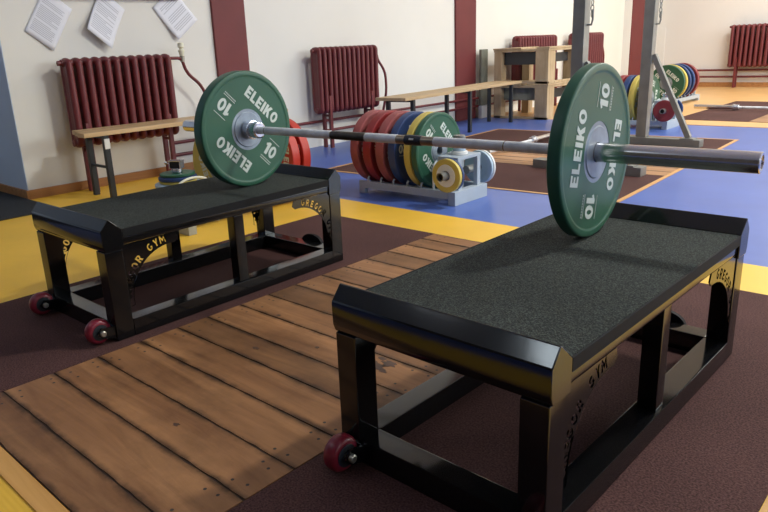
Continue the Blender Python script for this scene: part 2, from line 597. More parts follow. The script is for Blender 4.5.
GLYPH = {
    'E': (.62, [[(0, 0), (.62, 0), (.62, .22), (S, .22), (S, .39), (.56, .39), (.56, .61), (S, .61), (S, .78), (.62, .78), (.62, 1), (0, 1)]], []),
    'L': (.58, [[(0, 0), (.58, 0), (.58, .22), (S, .22), (S, 1), (0, 1)]], []),
    'I': (S + .01, [[(0, 0), (S + .01, 0), (S + .01, 1), (0, 1)]], []),
    'K': (.76, [[(0, 0), (S, 0), (S, .30), (.33, .40), (.48, 0), (.77, 0), (.52, .58), (.76, 1), (.47, 1), (S, .62), (S, 1), (0, 1)]], []),
    'O': (.78, [ellip(.39, .5, .39)], [ellip(.39 - S * .95, .5 - S * .9, .39)]),
    '0': (.70, [ellip(.35, .5, .35)], [ellip(.35 - S * .9, .5 - S * .85, .35)]),
    '1': (.46, [[(.18, 0), (.46, 0), (.46, 1), (.26, 1), (0, .80), (.08, .64), (.18, .72)]], []),
    '2': (.64, [[(0, 0), (.64, 0), (.64, .22), (.34, .22), (.60, .52), (.64, .70), (.58, .88), (.42, 1), (.2, 1), (.04, .88), (0, .68), (.24, .68), (.30, .79), (.38, .77), (.39, .66), (0, .2)]], []),
    '5': (.64, [[(0, .14), (.14, 0), (.46, 0), (.64, .16), (.64, .52), (.48, .66), (.26, .64), (.27, .79), (.60, .79), (.60, 1), (.06, 1), (.02, .44), (.34, .46), (.39, .40), (.39, .26), (.33, .21), (.22, .21), (.16, .28)]], []),
    'G': (.74, [arc_pts(.38, .5, .38, .5, 48, 330, 16) + [(.74, .28), (.74, .54), (.42, .54), (.42, .36), (.52, .36), (.50, .26)] + arc_pts(.38, .5, .16, .27, 300, 52, 12)], []),
    'R': (.70, [[(0, 0), (S, 0), (S, .36), (.33, .36), (.46, 0), (.74, 0), (.56, .42), (.68, .56), (.70, .74), (.62, .92), (.46, 1), (0, 1)]], [[(S, .56), (.38, .56), (.45, .62), (.46, .72), (.40, .80), (S, .80)]]),
    'Y': (.74, [[(.25, 0), (.49, 0), (.49, .42), (.74, 1), (.48, 1), (.37, .66), (.26, 1), (0, 1), (.25, .42)]], []),
    'M': (.92, [[(0, 0), (.22, 0), (.22, .56), (.46, .14), (.70, .56), (.70, 0), (.92, 0), (.92, 1), (.70, 1), (.46, .56), (.22, 1), (0, 1)]], []),
}


def text_polys(s, h, gap=0.10):
    """list of (outer, holes), the line centred on the origin"""
    w = sum(GLYPH[c][0] if c != ' ' else .35 for c in s) + gap * (len(s) - 1)
    x = -w / 2
    out = []
    for c in s:
        if c == ' ':
            x += .35 + gap
            continue
        gw, polys, holes = GLYPH[c]
        for p in polys:
            out.append(([((x + u) * h, (v - .5) * h) for u, v in p], [[((x + u) * h, (v - .5) * h) for u, v in q] for q in holes]))
        x += gw + gap
    return out


# ------------------------------------------------------------------ setting: floor, walls, ceiling
XL, XR, YB, YF = -3.25, 6.2, 10.75, -5.0
FZ = -0.004
mb = MB()
mb.slot = 0
mb.box((XL - 1.0, -1.63, -.1), (1.66, 1.19, FZ))
mb.slot = 1
mb.box((XL - 1.0, YF, -.1), (XR, -1.63, FZ))
mb.box((1.66, -1.63, -.1), (XR, 1.19, FZ))
mb.box((XL - 1.0, 1.19, -.1), (XR, 5.52, FZ))
mb.slot = 2
mb.box((XL - 1.0, 5.52, -.1), (XR, YB + .1, FZ))
struct('floor', mb, [M['yellow'], M['blue'], M['orange']], smooth=False)
struct('ceiling', MB().box((XL - 1.1, YF - .1, CEIL), (XR + .1, YB + .1, CEIL + .1)), M['ceiling'], smooth=False)
struct('wall_left', MB().box((XL - .2, .045, FZ), (XL, YB, CEIL)), M['cream'], smooth=False)
struct('wall_recess', MB().box((XL - 1.0, .044, FZ), (XL - .2, .28, CEIL)).box((XL - 1.0, .040, FZ), (XL - .0005, .0448, CEIL)), M['blue_wall'], smooth=False)
struct('wall_recess_side', MB().box((XL - 1.1, YF, FZ), (XL - 1.0, .28, CEIL)), M['blue_wall'], smooth=False)
struct('wall_back', MB().box((XL - .2, YB, FZ), (XR, YB + .1, CEIL)), M['white_wall'], smooth=False)
struct('wall_right', MB().box((XR, YF, FZ), (XR + .1, YB + .1, CEIL)), M['cream'], smooth=False)
struct('wall_front', MB().box((XL - 1.1, YF - .1, FZ), (XR + .1, YF, CEIL)), M['dark_wall'], smooth=False)
# boxed-in pipe shaft edge on the back wall, faint white strip
struct('trim_2', MB().box((-3.09, YB - .008, FZ), (-2.99, YB, 0.97), .002), M['white_wall'])
struct('baseboard_left', MB().box((XL, .040, FZ), (XL + .018, 1.62, .058), .003), M['skirting'])
struct('baseboard_recess', MB().box((XL - 1.0, .022, FZ), (XL + .018, .0398, .058), .003), M['skirting'])
struct('baseboard_back', MB().box((XL, YB - .02, FZ), (XR, YB, .07), .003), M['skirting'])
# sill board whose lower edge just shows at the top of the photo
struct('trim_1', MB().box((XL, .42, 1.286), (XL + .04, 1.36, 1.325), .004), M['maroon_dull'])

for k, (y0, y1) in enumerate(((1.665, 1.985), (4.96, 5.36))):
    o = MB().box((XL, y0, FZ), (XL + .025, y1, CEIL), .004).build('pillar', M['maroon_dull'])
    tag(o, ('maroon wall pillar behind the green plate, beside the sheets of paper', 'maroon wall pillar at the far end of the long bench')[k], 'pillar')
far_p = thing('pillar', 'maroon pillar with a white side, in the far corner behind the squat stand', 'pillar', (XL, 9.95, FZ))
MB().box((0, -.35, 0), (.12, .35, CEIL - FZ), .003).build('white_side', M['white_wall'], far_p)
MB().box((.12, -.34, 0), (.135, .36, CEIL - FZ), .003).build('painted_face', M['maroon_dull'], far_p)


# ------------------------------------------------------------------ lifting platforms
def board_mesh(x0, x1, seams, z0, z1, axis='Y', screws=False, base_slot=1):
    """boards between the seams in one mesh, each with its own tone"""
    t = MB()
    tones = []
    for a, b in zip(seams[:-1], seams[1:]):
        n0 = len(t.bm.verts)
        g = random.uniform(.0014, .0030)
        # wavy worn edges
        tmp = bmesh.new()
        K = 26
        top, bot = [], []
        for i in range(K + 1):
            x = x0 + (x1 - x0) * i / K
            ja = g + random.random() ** 4 * .003
            jb = g + random.random() ** 4 * .003
            top.append((tmp.verts.new((x, a + ja, z1)), tmp.verts.new((x, b - jb, z1)), tmp.verts.new((x, a + .034, z1)), tmp.verts.new((x, b - .034, z1))))
            bot.append((tmp.verts.new((x, a + ja, z0)), tmp.verts.new((x, b - jb, z0))))
        for i in range(K):
            for p, q in ((0, 2), (2, 3), (3, 1)):
                tmp.faces.new((top[i][p], top[i + 1][p], top[i + 1][q], top[i][q]))
            tmp.faces.new((top[i][0], bot[i][0], bot[i + 1][0], top[i + 1][0]))
            tmp.faces.new((top[i + 1][1], bot[i + 1][1], bot[i][1], top[i][1]))
        tmp.faces.new((top[0][0], top[0][2], top[0][3], top[0][1], bot[0][1], bot[0][0]))
        tmp.faces.new((top[K][1], top[K][3], top[K][2], top[K][0], bot[K][0], bot[K][1]))
        t.slot = 0
        t._merge(tmp)
        tn = random.random()
        t.bm.verts.ensure_lookup_table()
        tones += [(tn, 0.0 if a + .0335 < v.co.y < b - .0335 else 1.0) for v in t.bm.verts[n0:]]
    t.slot = 1
    n0 = len(t.bm.verts)
    t.box((x0, seams[0], z0 - .001), (x1, seams[-1], z0 + .0016))
    if screws:
        t.slot = 2
        for a, b in zip(seams[:-1], seams[1:]):
            for x in (x0 + .035, x0 + .075, x1 - .045, x1 - .085):
                for y in (a + .028, b - .028):
                    c = (x + random.uniform(-.012, .012), y + random.uniform(-.008, .008), z1 + .0003)
                    t.lathe([(c[2], 0), (c[2], .0042)], 10, 'Z', Matrix.Translation((c[0], c[1], 0)))
    if screws:
        # dark oily stain and a few gouges
        for cx, cy, ra in ((.270, -.385, .030), (.300, -.350, .020), (.235, -.365, .018), (.262, -.335, .012), (.315, -.395, .010), (.10, -.93, .008), (-.10, -.52, .009), (.05, -.40, .007), (-.25, -.30, .008)):
            t.slot = 3
            t.prism([(cx + ra * random.uniform(.5, 1.2) * math.cos(k * PI / 8) * 1.5, cy + ra * random.uniform(.5, 1.1) * math.sin(k * PI / 8)) for k in range(16)], [], (lambda u, v, d: Vector((u, v, z1 + d))), .0001, .0005)
    tones += [(0.5, 0.0)] * (len(t.bm.verts) - n0)
    return t, tones


def deck_part(name, parent, tm, mats):
    t, tones = tm
    o = t.build(name, mats, parent, smooth=False)
    at = o.data.color_attributes.new('board_tone', 'FLOAT_COLOR', 'POINT')
    for i, v in enumerate(tones):
        at.data[i].color = (v[0], v[1], v[0], 1)
    return o


pf = thing('lifting_platform', 'nearest lifting platform of brown planks between two maroon rubber mats', 'platform', (0, 0, FZ))
T = -FZ
seams = [-1.255, -1.146, -1.003, -.866, -.720, -.582, -.462, -.318, -.186, -.048, .092, .228, .362, .500, .630, .752, .855]
deck_part('wood_deck', pf, board_mesh(-.443, .470, seams, .0, T, screws=True), [M['plank'], M['gap'], M['screw'], M['stain']])
MB().box((-1.222, -1.255, 0), (-.4455, .855, T), .001).build('rubber_mat', M['mat'], pf)
MB().box((.4725, -1.255, 0), (1.262, .855, T), .001).build('rubber_mat', M['mat'], pf)
MB().box((-1.222, -1.302, 0), (1.31, -1.2575, T), .001).build('edge_board', M['trimwood'], pf)
MB().box((1.2645, -1.255, 0), (1.31, .855, T), .001).build('edge_board', M['trimwood'], pf)

p2 = thing('lifting_platform', 'maroon lifting platform with a wooden cross strip on the blue floor under the squat stand', 'platform', (0, 0, FZ))
_a = .045
_px, _py = -.04, 2.24
p2.rotation_euler = (0, 0, _a)
p2.location = (_px + .03 - (math.cos(_a) * _px - math.sin(_a) * _py), _py - (math.sin(_a) * _px + math.cos(_a) * _py), FZ)
sy = [2.79 + (3.69 - 2.79) * i / 6 for i in range(7)]
deck_part('wood_deck', p2, board_mesh(-2.28, -.07, sy, .0, T), [M['plank_far'], M['gap']])
MB().box((-2.28, 1.97, 0), (-.07, 2.788, T), .001).build('rubber_mat', M['mat'], p2)
MB().box((-2.28, 3.692, 0), (-.07, 4.60, T), .001).build('rubber_mat', M['mat'], p2)
for lo, hi in (((-2.31, 1.94, 0), (-.04, 1.968, T)), ((-2.31, 4.602, 0), (-.04, 4.63, T)), ((-2.31, 1.968, 0), (-2.282, 4.602, T)), ((-.068, 1.968, 0), (-.04, 4.602, T))):
    MB().box(lo, hi, .001).build('edge_strip', M['linestrip'], p2)

p3 = thing('lifting_platform', 'farthest platform, dark maroon mat and pale wood, on the orange floor', 'platform', (0, 0, FZ))
MB().box((-1.10, 5.93, 0), (-.385, 8.15, T), .001).build('rubber_mat', M['mat'], p3)
deck_part('wood_deck', p3, board_mesh(-.383, .53, [5.93 + .37 * i for i in range(7)], .0, T), [M['plank_far'], M['gap']])
MB().box((.532, 5.93, 0), (1.25, 8.15, T), .001).build('rubber_mat', M['mat'], p3)

dm = MB().box((-4.2, -2.2, FZ), (-2.74, .021, .006), .002).build('floor_mat', M['mat_black'])
tag(dm, 'dark grey rubber floor mat at the foot of the pale blue wall', 'floor mat')
ys = MB().box((-.9, 5.50, FZ), (XR - .1, 5.53, FZ + .002)).build('floor_tape', M['skirting'])
tag(ys, 'thin brown tape line where the blue floor meets the far orange floor', 'tape')


# ------------------------------------------------------------------ pulling blocks
def gusset(parent, side, end):
    """steel corner plate with the gym's name cut through it along the arc"""
    r = 0.158
    sgn = -1 if end < 0 else 1             # -1 front corner, +1 rear corner
    ypost = sgn * 0.468
    cy = sgn * (0.468 - .176)
    cz = 0.120
    top = 0.3115
    outer = [(ypost, cz - .02), (ypost, top), (cy + -sgn * .022, top)]
    outer += [(cy - sgn * .030, top - .022), (cy - sgn * .016, cz + r - .001)]
    arc = [(cy + sgn * r * math.sin(math.radians(a)), cz + r * math.cos(math.radians(a))) for a in range(0, 97, 6)]
    outer += arc
    if side < 0:
        pass
    outer = outer
    holes, islands = [], []
    word = 'GREGOR GYM'
    h = .0275
    rt = r + .0205
    a_tot = 84.0
    for i, ch in enumerate(word):
        if ch == ' ':
            continue
        frac = (i + .5) / len(word)
        # clockwise reading seen from the outside (+X)
        ang = (-89 + a_tot * frac) if sgn < 0 else (5 + a_tot * frac)
        gw, polys, hs = GLYPH[ch]
        ca, sa = math.cos(math.radians(ang)), math.sin(math.radians(ang))

        def tr(u, v):
            du, dv = (u - gw / 2) * h * .95, (v - .5) * h
            rr = rt + dv
            return (cy + rr * sa + du * ca, cz + rr * ca - du * sa)
        holes += [[tr(u, v) for u, v in p] for p in polys]
        islands += [[tr(u, v) for u, v in q] for q in hs]
    x = side * .249
    fn = (lambda u, v, d: Vector((x - side * d, u, v)))
    g = MB()
    g.prism(outer, holes, fn, 0.0, .004)
    for isl in islands:
        g.prism(isl, [], fn, 0.0, .004)
    g.bar((x - side * .002, ypost - sgn * .0, cz), (x - side * .002, ypost, top), .004, .006, 0)
    return g.build('gusset_plate', M['paint'], parent, smooth=False)


def make_block(label, loc, rz):
    b = thing('pulling_block', label, 'lifting block', loc, rz)
    MB().box((-.2505, -.461, .3375), (.2505, .461, .365), .003).build('deck_mat', M['deck'], b)
    for s in (-1, 1):
        MB().box((s * .2508, -.461, .3375), (s * .2555, .461, .3645), .001).build('side_band', M['edge'], b)  # separate, darker strip along each long side of the deck
    # top frame: two long rails, two cross rails under the mat
    f = MB()
    for s in (-1, 1):
        f.box((s * .250 - (.05 if s > 0 else 0), -.462, .312), (s * .250 + (.05 if s < 0 else 0), .462, .337), .004)
    for y in (-.30, -.1, .1, .30):
        f.box((-.2, y - .02, .314), (.2, y + .02, .337), .003)
    f.box((-.2, -.462, .328), (.2, .462, .337))
    f.build('top_frame', M['paint'], b)
    for s in (-1, 1):
        prof = [(.462, .366), (.502, .4015), (.506, .402), (.532, .370), (.5335, .362), (.5325, .318), (.528, .305), (.525, .2998), (.462, .2998)]
        fn = (lambda u, v, d, s=s: Vector((d, s * u, v)))
        l = MB().prism(prof, [], fn, -.2555, .2555)
        o = l.build('end_lip', M['paint'], b, angle=20)
        bv = o.modifiers.new('bevel', 'BEVEL')
        bv.width = .0025
        bv.segments = 2
        bv.limit_method = 'ANGLE'
        bv.angle_limit = math.radians(15)
    for sx in (-1, 1):
        for sy in (-1, 1):
            MB().box((sx * .2235 - .0285, sy * .498 - .031, .0), (sx * .2235 + .0285, sy * .498 + .031, .2995), .004).build('leg', M['paint'], b)
        MB().box((sx * .224 - .022, -.022, .058), (sx * .224 + .022, .022, .3115), .004).build('leg', M['paint'], b)
    lo = MB()
    for sx in (-1, 1):
        lo.box((sx * .222 - .031, -.4665, .0), (sx * .222 + .031, .4665, .058), .004)
    for sy in (-1, 1):
        lo.box((-.1945, sy * .497 - .030, .0), (.1945, sy * .497 + .030, .058), .004)
    lo.build('bottom_frame', M['paint'], b)
    for sx in (-1, 1):
        for sy in (-1, 1):
            gusset(b, sx, sy)
    MB().prism([(-.01, .02)] + arc_pts(.055, .045, .065, .042, 180, 0, 14) + [(.12, .02)], [], (lambda u, v, d: Vector((u, .5285 + d, v))), 0, .014).build('rear_lug', M['edge'], b)
    for sx in (-1, 1):
        cx, cy, cz = sx * .212, -.573, .042
        w = MB().lathe([(-.019, .017), (-.019, .030), (-.016, .036), (-.010, .0405), (0, .042), (.010, .0405), (.016, .036), (.019, .030), (.019, .017)], 40, 'X', Matrix.Translation((cx, cy, cz))).build('wheel', M['wheel'], b)
        MB().lathe([(-.021, 0), (-.021, .020), (.0, .026), (.0205, .026), (.021, .018), (.021, 0)], 28, 'X', Matrix.Translation((cx, cy, cz))).build('hub', M['blacksteel'], w)
        MB().lathe([(.020, .0095), (.041, .0095), (.043, .007), (.043, 0)], 18, 'X', Matrix.Translation((cx, cy, cz))).build('bolt', M['bolt'], w)
        ap = MB()
        for e in (-1, 1):
            x = cx + e * .030
            ap.prism([(-.522, .010), (-.522, .050), (cy, cz + .018), (cy - .017, cz), (cy, cz - .018)], [], (lambda u, v, d, x=x: Vector((x + d, u, v))), -.0035, .0035)
        ap.box((cx - .033, -.5345, .008), (cx + .033, -.5285, .052), .002)
        ap.build('wheel_bracket', M['paint'], b)
    return b


make_block('near black steel pulling block with rubber top, carrying the large green plate', (.7689, -.2289, 0), -.0109)
make_block('black steel pulling block on the left, with two small red wheels facing us', (-.7568, -.2420, 0), .0118)

# ------------------------------------------------------------------ the loaded barbell
BZ, BYAW = .365 + .225, .0331
bar = thing('barbell', 'steel barbell loaded with two green plates, spanning the pair of black blocks', 'barbell', (0, 0, BZ), BYAW)


def seg(name, x0, x1, r, mt, parent, n=40, ch=.001):
    return MB().lathe([(x0, 0), (x0, r - ch), (x0 + ch, r), (x1 - ch, r), (x1, r - ch), (x1, 0)], n).build(name, mt, parent)


def make_bar(bar, n=40):
    seg('shaft', -.66, .66, .0143, M['bare'], bar, n)
    seg('knurling', -.655, -.5845, .0148, M['knurl'], bar, n)
    seg('knurling', -.5815, -.235, .0149, M['knurl'], bar, n)
    seg('knurling', .205, .449, .0149, M['knurl'], bar, n)
    seg('knurling', .452, .655, .0149, M['knurl'], bar, n)
    seg('center_knurling', -.075, .06, .0148, M['knurl'], bar, n)
    seg('dark_knurling', -.232, -.077, .0148, M['knurl_dark'], bar, n)
    for s in (-1, 1):
        c = MB().lathe([(s * .618, .0145), (s * .618, .026), (s * .622, .0315), (s * .646, .0325), (s * .648, .027), (s * .655, .027), (s * .657, .036), (s * .684, .036), (s * .686, .034), (s * .686, .0145)], n).build('collar', M['shiny'], bar)
        sl = MB().lathe([(s * .684, .020), (s * .684, .025), (s * 1.098, .025), (s * 1.100, .0235), (s * 1.100, .018), (s * 1.097, .0175), (s * 1.097, 0)], n).build('sleeve', M['chrome'], bar)
    return bar


make_bar(bar, 48)
bd = seg('tape_band', .094, .158, .0165, M['band'], bar)
tg = MB()
tg.prism([(.116, -.003), (.134, -.003), (.134, .003), (.116, .003)], [], (lambda u, v, d: Vector((u, -.0165 * math.cos(.35 + v * 60) - d * .9, .0165 * math.sin(.35 + v * 60) + d * .4))), 0, .0007)
tg.build('mark', M['label'], bd)


# ------------------------------------------------------------------ plates
def make_plate(name, label, loc, rot, mt, t=.045, R=.225, num='10', discr=.080, spin=0.0, letters=True, parts=True, group=None, disc_mat=None, loff=.1185):
    """bumper plate whose face looks to its own +X; local origin = plate centre"""
    p = thing(name, label, 'weight plate', loc, 0, group)
    p.rotation_mode = 'XYZ'
    p.rotation_euler = rot
    h = t / 2
    prof = [(h - .004, discr - .001), (h - .004, discr + .004), (h - .0035, R * .40)]
    half = [(h - .0035, discr), (h - .0035, R * .885), (h - .0005, R * .91), (h, R * .93), (h, R * .975), (h - .002, R * .99), (h - .006, R)]
    body = half + [(-a, r) for a, r in reversed(half)]
    MB().lathe(body, 96, 'X', None, close=True).build('rubber_disc', mt, p)
    d = [(h - .002, .0265), (h - .002, discr - .014), (h - .0045, discr - .011), (h - .0045, discr + .0008), (h - .010, discr + .0008)]
    MB().lathe([(a, r) for a, r in d] + [(-a, r) for a, r in reversed(d)], 72, 'X', None, close=True).build('steel_disc', disc_mat or M['disc'], p)
    if letters:
        c, s_ = math.cos(spin), math.sin(spin)

        def fn(u, v, dd):
            return Vector((h - .0037 + dd, u * c - v * s_, u * s_ + v * c))
        for flip in (1, -1):
            L = MB()
            for o, hs in text_polys('ELEIKO', .0455, .12):
                f2 = lambda q: [(flip * u, flip * (v + loff)) for u, v in q]
                L.prism(f2(o), [f2(q) for q in hs], fn, 0, .0013)
            L.build('lettering', M['lettering'], p, smooth=False)
            L = MB()
            for o, hs in text_polys(num, .052, .10):
                f2 = lambda q: [(flip * (u + .143), flip * v) for u, v in q]
                L.prism(f2(o), [f2(q) for q in hs], fn, 0, .0013)
            for zz, hh in ((.040, .0022), (-.040, .0022)):
                L.prism([(flip * a, flip * b_) for a, b_ in ((.111, zz - hh / 2), (.175, zz - hh / 2), (.175, zz + hh / 2), (.111, zz + hh / 2))], [], fn, 0, .0012)
            # tiny illegible print beyond one line
            for k in range(9):
                a = .113 + k * .0070
                L.prism([(flip * u_, flip * v_) for u_, v_ in ((a, -.0505), (a + .0044, -.0505), (a + .0044, -.0465), (a, -.0465))], [], fn, 0, .0009)
            L.build('weight_number', M['lettering'], p, smooth=False)
    return p


def bar_pt(x):
    return (x * math.cos(BYAW), x * math.sin(BYAW), BZ)


TP = .044
make_plate('weight_plate', 'large green 10 plate on the near end of the barbell, steel sleeve passing in front', bar_pt(.687 + .018), (0, 0, BYAW), M['green'], .036, spin=math.radians(78))
make_plate('weight_plate', 'green 10 plate on the far end of the barbell, over the left block', bar_pt(-.687 - .025), (0, 0, BYAW), M['green'], .050, spin=math.radians(-43))


# ------------------------------------------------------------------ plate racks
def make_rack(label, loc, rz, L, mt, n_div, W=.15, shelf_z=.268, horns=True, shelf_r=.115, foot=0.0, loop=True, pin_off=.085, pin_h=.11):
    """low plate rack: long axis X, end frame with horns at +X"""
    r = thing('plate_rack', label, 'plate rack', loc, rz)
    h = L / 2
    f = MB()
    for s in (-1, 1):
        f.box((-h, s * W - .014, .036), (h - .0505, s * W + .014, .080), .003)
        f.box((-h, s * W - .014, 0), (-h + .05, s * W + .014, .0365), .002)
    f.box((-h, -W + .0148, .036), (-h + .04, W - .0148, .060), .003)
    f.box((-h, -.02, .036), (h - .1, .02, .048), .003)
    f.box((h - .05, -W - .014, 0), (h, W + .014, .080), .004)
    if foot:
        f.box((h - .05, W + .0145, 0), (h, W + .014 + foot, .060), .004)
    f.build('base', mt, r)
    for x in n_div:
        MB().tube([(x, -W, .078), (x, -W, .098), (x, -W + .01, .108)], .006, 8).build('divider', mt, r)
        MB().tube([(x, W, .078), (x, W, .098), (x, W - .01, .108)], .006, 8).build('divider', mt, r)
    x = h - .160
    if loop:
        MB().tube([(x, -W, .078), (x, -W, .205), (x, -W + .012, .225), (x, -W + .035, .240), (x, 0, .268), (x, .03, .27)], .007, 10).build('guard_loop', M['rack_pale'], r)
    e = MB()
    for px in (h - .145, h - .028):
        for py in (-.095, .095):
            if px < h - .1:
                e.box((px - .011, py - .022, .036), (px + .011, py + .022, shelf_z - .0175), .002)
            else:
                e.box((px - .014, py - .016, .079), (px + .014, py + .016, shelf_z - .0175), .002)
    e.box((h - pin_off - shelf_r * .62, -shelf_r, shelf_z - .018), (h - pin_off + shelf_r * .62, shelf_r, shelf_z), .003)
    e.box((h - .16, -.072, .036), (h - .051, .072, .048), .002)
    e.box((h - .150, -.072, .10), (h - .142, .072, shelf_z - .018), .001)
    e.build('end_frame', mt, r)
    for s in ((-1, 1) if horns else ()):
        mtx = Matrix.Translation((h - (.018 if s < 0 else .100), 0, .185 if s < 0 else .160)) @ Matrix.Scale(s, 4, Vector((0, 1, 0)))
        hn = MB().lathe([(.09, .0), (.09, .0245), (.280, .0245), (.280, .020), (.235, .020), (.235, 0)], 28, 'Y', mtx).build('horn', M['steel'], r)
        MB().lathe([(.236, 0), (.236, .0196), (.262, .0196), (.262, 0)], 24, 'Y', mtx).build('shade_plug', M['dark'], hn)  # solid black plug, paints the shade inside the open tube end
    pin = MB().cyl((h - pin_off, 0, shelf_z), (h - pin_off, 0, shelf_z + pin_h), .0125, 16)
    pin.build('pin', M['shiny'], r)
    return r


def small_plate(label, loc, rot, mt, R, t, face=None, cat='weight plate', hub=False):
    p = thing('small_plate', label, cat, loc)
    p.rotation_euler = rot
    h = t / 2
    half = [(h - .002, .0262), (h - .002, R * .62), (h - .001, R * .66), (h, R * .70), (h, R * .95), (h - .003, R)]
    MB().lathe(half + [(-a, r) for a, r in reversed(half)], 48, 'X', None, close=True).build('rubber_disc', mt, p)
    if face is not None:
        fp = MB()
        fp.lathe([(h - .0018, .0265), (h + .0022, .0285), (h + .0022, R * .66), (h - .0018, R * .68)], 48, 'X', None)
        o = fp.build('face_ring', face, p)
    return p


def rack_xy(o, x, y, z):
    c, s = math.cos(o['rz_']), math.sin(o['rz_'])
    return (o.location.x + x * c - y * s, o.location.y + x * s + y * c, z)


PZ = .225 + .052
# rack in the middle: reds, blue, yellow, green
R1 = dict(loc=(-1.072, 1.548, FZ), rz=0.0, L=.74)
divs1 = [-.300, -.195, -.095, .015, .120]
make_rack('grey low plate rack behind the barbell, on the blue floor beside the yellow band', R1['loc'], 0, .74, M['rack'], divs1)


def put(rk, lx, ly, z):
    c, s = math.cos(rk['rz']), math.sin(rk['rz'])
    return (rk['loc'][0] + lx * c - ly * s, rk['loc'][1] + lx * s + ly * c, z + rk['loc'][2])


spec1 = [(-1.431, M['red_worn'], .062, '25', 'worn pinkish red plate at the left end of the middle rack'),
         (-1.326, M['red'], .062, '25', 'bright red plate, second from the left in the middle rack'),
         (-1.222, M['red_worn'], .062, '25', 'dull red plate touching the blue one in the middle rack'),
         (-1.126, M['blueplate'], .055, '20', 'blue plate between the reds and the yellow in the middle rack'),
         (-1.009, M['yellowplate'], .046, '15', 'yellow plate tucked behind the green one in the middle rack'),
         (-0.955, M['green'], .042, '10', 'green 10 plate at the right end of the middle rack')]
for x, mt, t, num, lab in spec1:
    make_plate('weight_plate', lab, (x, 1.560, PZ + FZ), (0, 0, 0), mt, t, num=num, spin=math.radians(-48 if num == '10' else random.uniform(-20, 20)))
HZ = .185


def horn_plate(rk, s, dist, label, mt, R, t, face=None, sag=0.0):
    """plate hanging on a rack horn; its bore rests on the horn"""
    loc = put(rk, rk['L'] / 2 - (.018 if s < 0 else .100), s * dist, (HZ if s < 0 else .160) - .0015)
    return small_plate(label, loc, (0, 0, rk['rz'] + (-PI / 2)), mt, R, t, face)


horn_plate(R1, -1, .188, 'small blue plate behind the yellow one, front horn of the middle rack', M['blueplate'], .094, .020)
horn_plate(R1, -1, .213, 'small yellow plate with a white face on the front horn of the middle rack', M['yellowplate'], .094, .026, M['whiteplate'])
horn_plate(R1, 1, .222, 'light grey blue plate on the rear horn of the middle rack', M['greyblue'], .100, .022)
horn_plate(R1, 1, .245, 'white plate behind the grey blue one, rear horn of the middle rack', M['whiteplate'], .102, .020)


def pin_stack(rk, items, z0=.268, off=.085):
    z = z0
    for mt, R, t, lab, face in items:
        loc = put(rk, rk['L'] / 2 - off, 0, z + t / 2 + .0005)
        small_plate(lab, loc, (0, -PI / 2, 0), mt, R, t, face)
        z += t + .001
    return z


pin_stack(R1, [(M['whiteplate'], .048, .020, 'small white disc lying on top of the middle rack', None),
               (M['greyblue'], .036, .034, 'small grey disc between the white disc and the collar on the middle rack', None)])
cc = MB().lathe([(0, .014), (0, .034), (.004, .036), (.046, .036), (.050, .034), (.050, .014)], 32, 'Z', None, close=True)
o = cc.build('bar_collar', M['steel'])
o.location = put(R1, .285, 0, .3275)
tag(o, 'grey steel bar collar stacked on top of the middle rack', 'collar')

# twin rack farther back, partly behind the squat stand
R2 = dict(loc=(-1.215, 5.22, FZ), rz=0.0, L=.71)
make_rack('farther grey plate rack seen between the squat stand uprights', R2['loc'], 0, .71, M['rack'], divs1)
for x, mt, t, num, lab in [(-.150, M['red'], .060, '25', 'red plate at the left end of the rack behind the squat stand'),
                           (-.065, M['blueplate'], .055, '20', 'blue plate in the rack behind the squat stand, beside its red one'),
                           (.010, M['yellowplate'], .050, '15', 'yellow plate in the rack behind the squat stand'),
                           (.105, M['green'], .044, '10', 'green plate in the rack just behind the squat stand upright')]:
    make_plate('weight_plate', lab, put(R2, x, 0, PZ), (0, 0, 0), mt, t, num=num, spin=math.radians(80))
horn_plate(R2, -1, .222, 'small dark red plate on the front horn of the rack behind the squat stand', M['darkred'], .100, .024)
horn_plate(R2, 1, .222, 'small blue plate on the rear horn of the rack behind the squat stand', M['blueplate'], .105, .024)
pin_stack(R2, [(M['whiteplate'], .045, .020, 'small white disc on top of the rack behind the squat stand', None),
               (M['shiny'], .034, .040, 'chrome ring on top of the rack behind the squat stand', None)])

# third rack, turned, far back on the orange floor
R3 = dict(loc=(-1.74, 7.815, FZ), rz=PI / 2, L=.86)
make_rack('farthest plate rack on the orange floor, its plates facing us', R3['loc'], PI / 2, .86, M['rack'], [-.33, -.22, -.1, .07], horns=False, loop=False)
for x, mt, t, num, lab in [(-.375, M['green'], .044, '10', 'green plate in front in the farthest rack'),
                           (-.285, M['yellowplate'], .050, '15', 'yellow plate right behind the green one in the farthest rack'),
                           (-.155, M['blueplate'], .055, '20', 'first blue plate of the farthest rack, behind the yellow'),
                           (-.015, M['blueplate'], .055, '20', 'second blue plate of the farthest rack, next to the red'),
                           (.145, M['darkred'], .062, '25', 'dark red plate at the back of the farthest rack')]:
    make_plate('weight_plate', lab, put(R3, x, 0, PZ), (0, 0, -PI / 2), mt, t, num=num, spin=math.radians(-40))

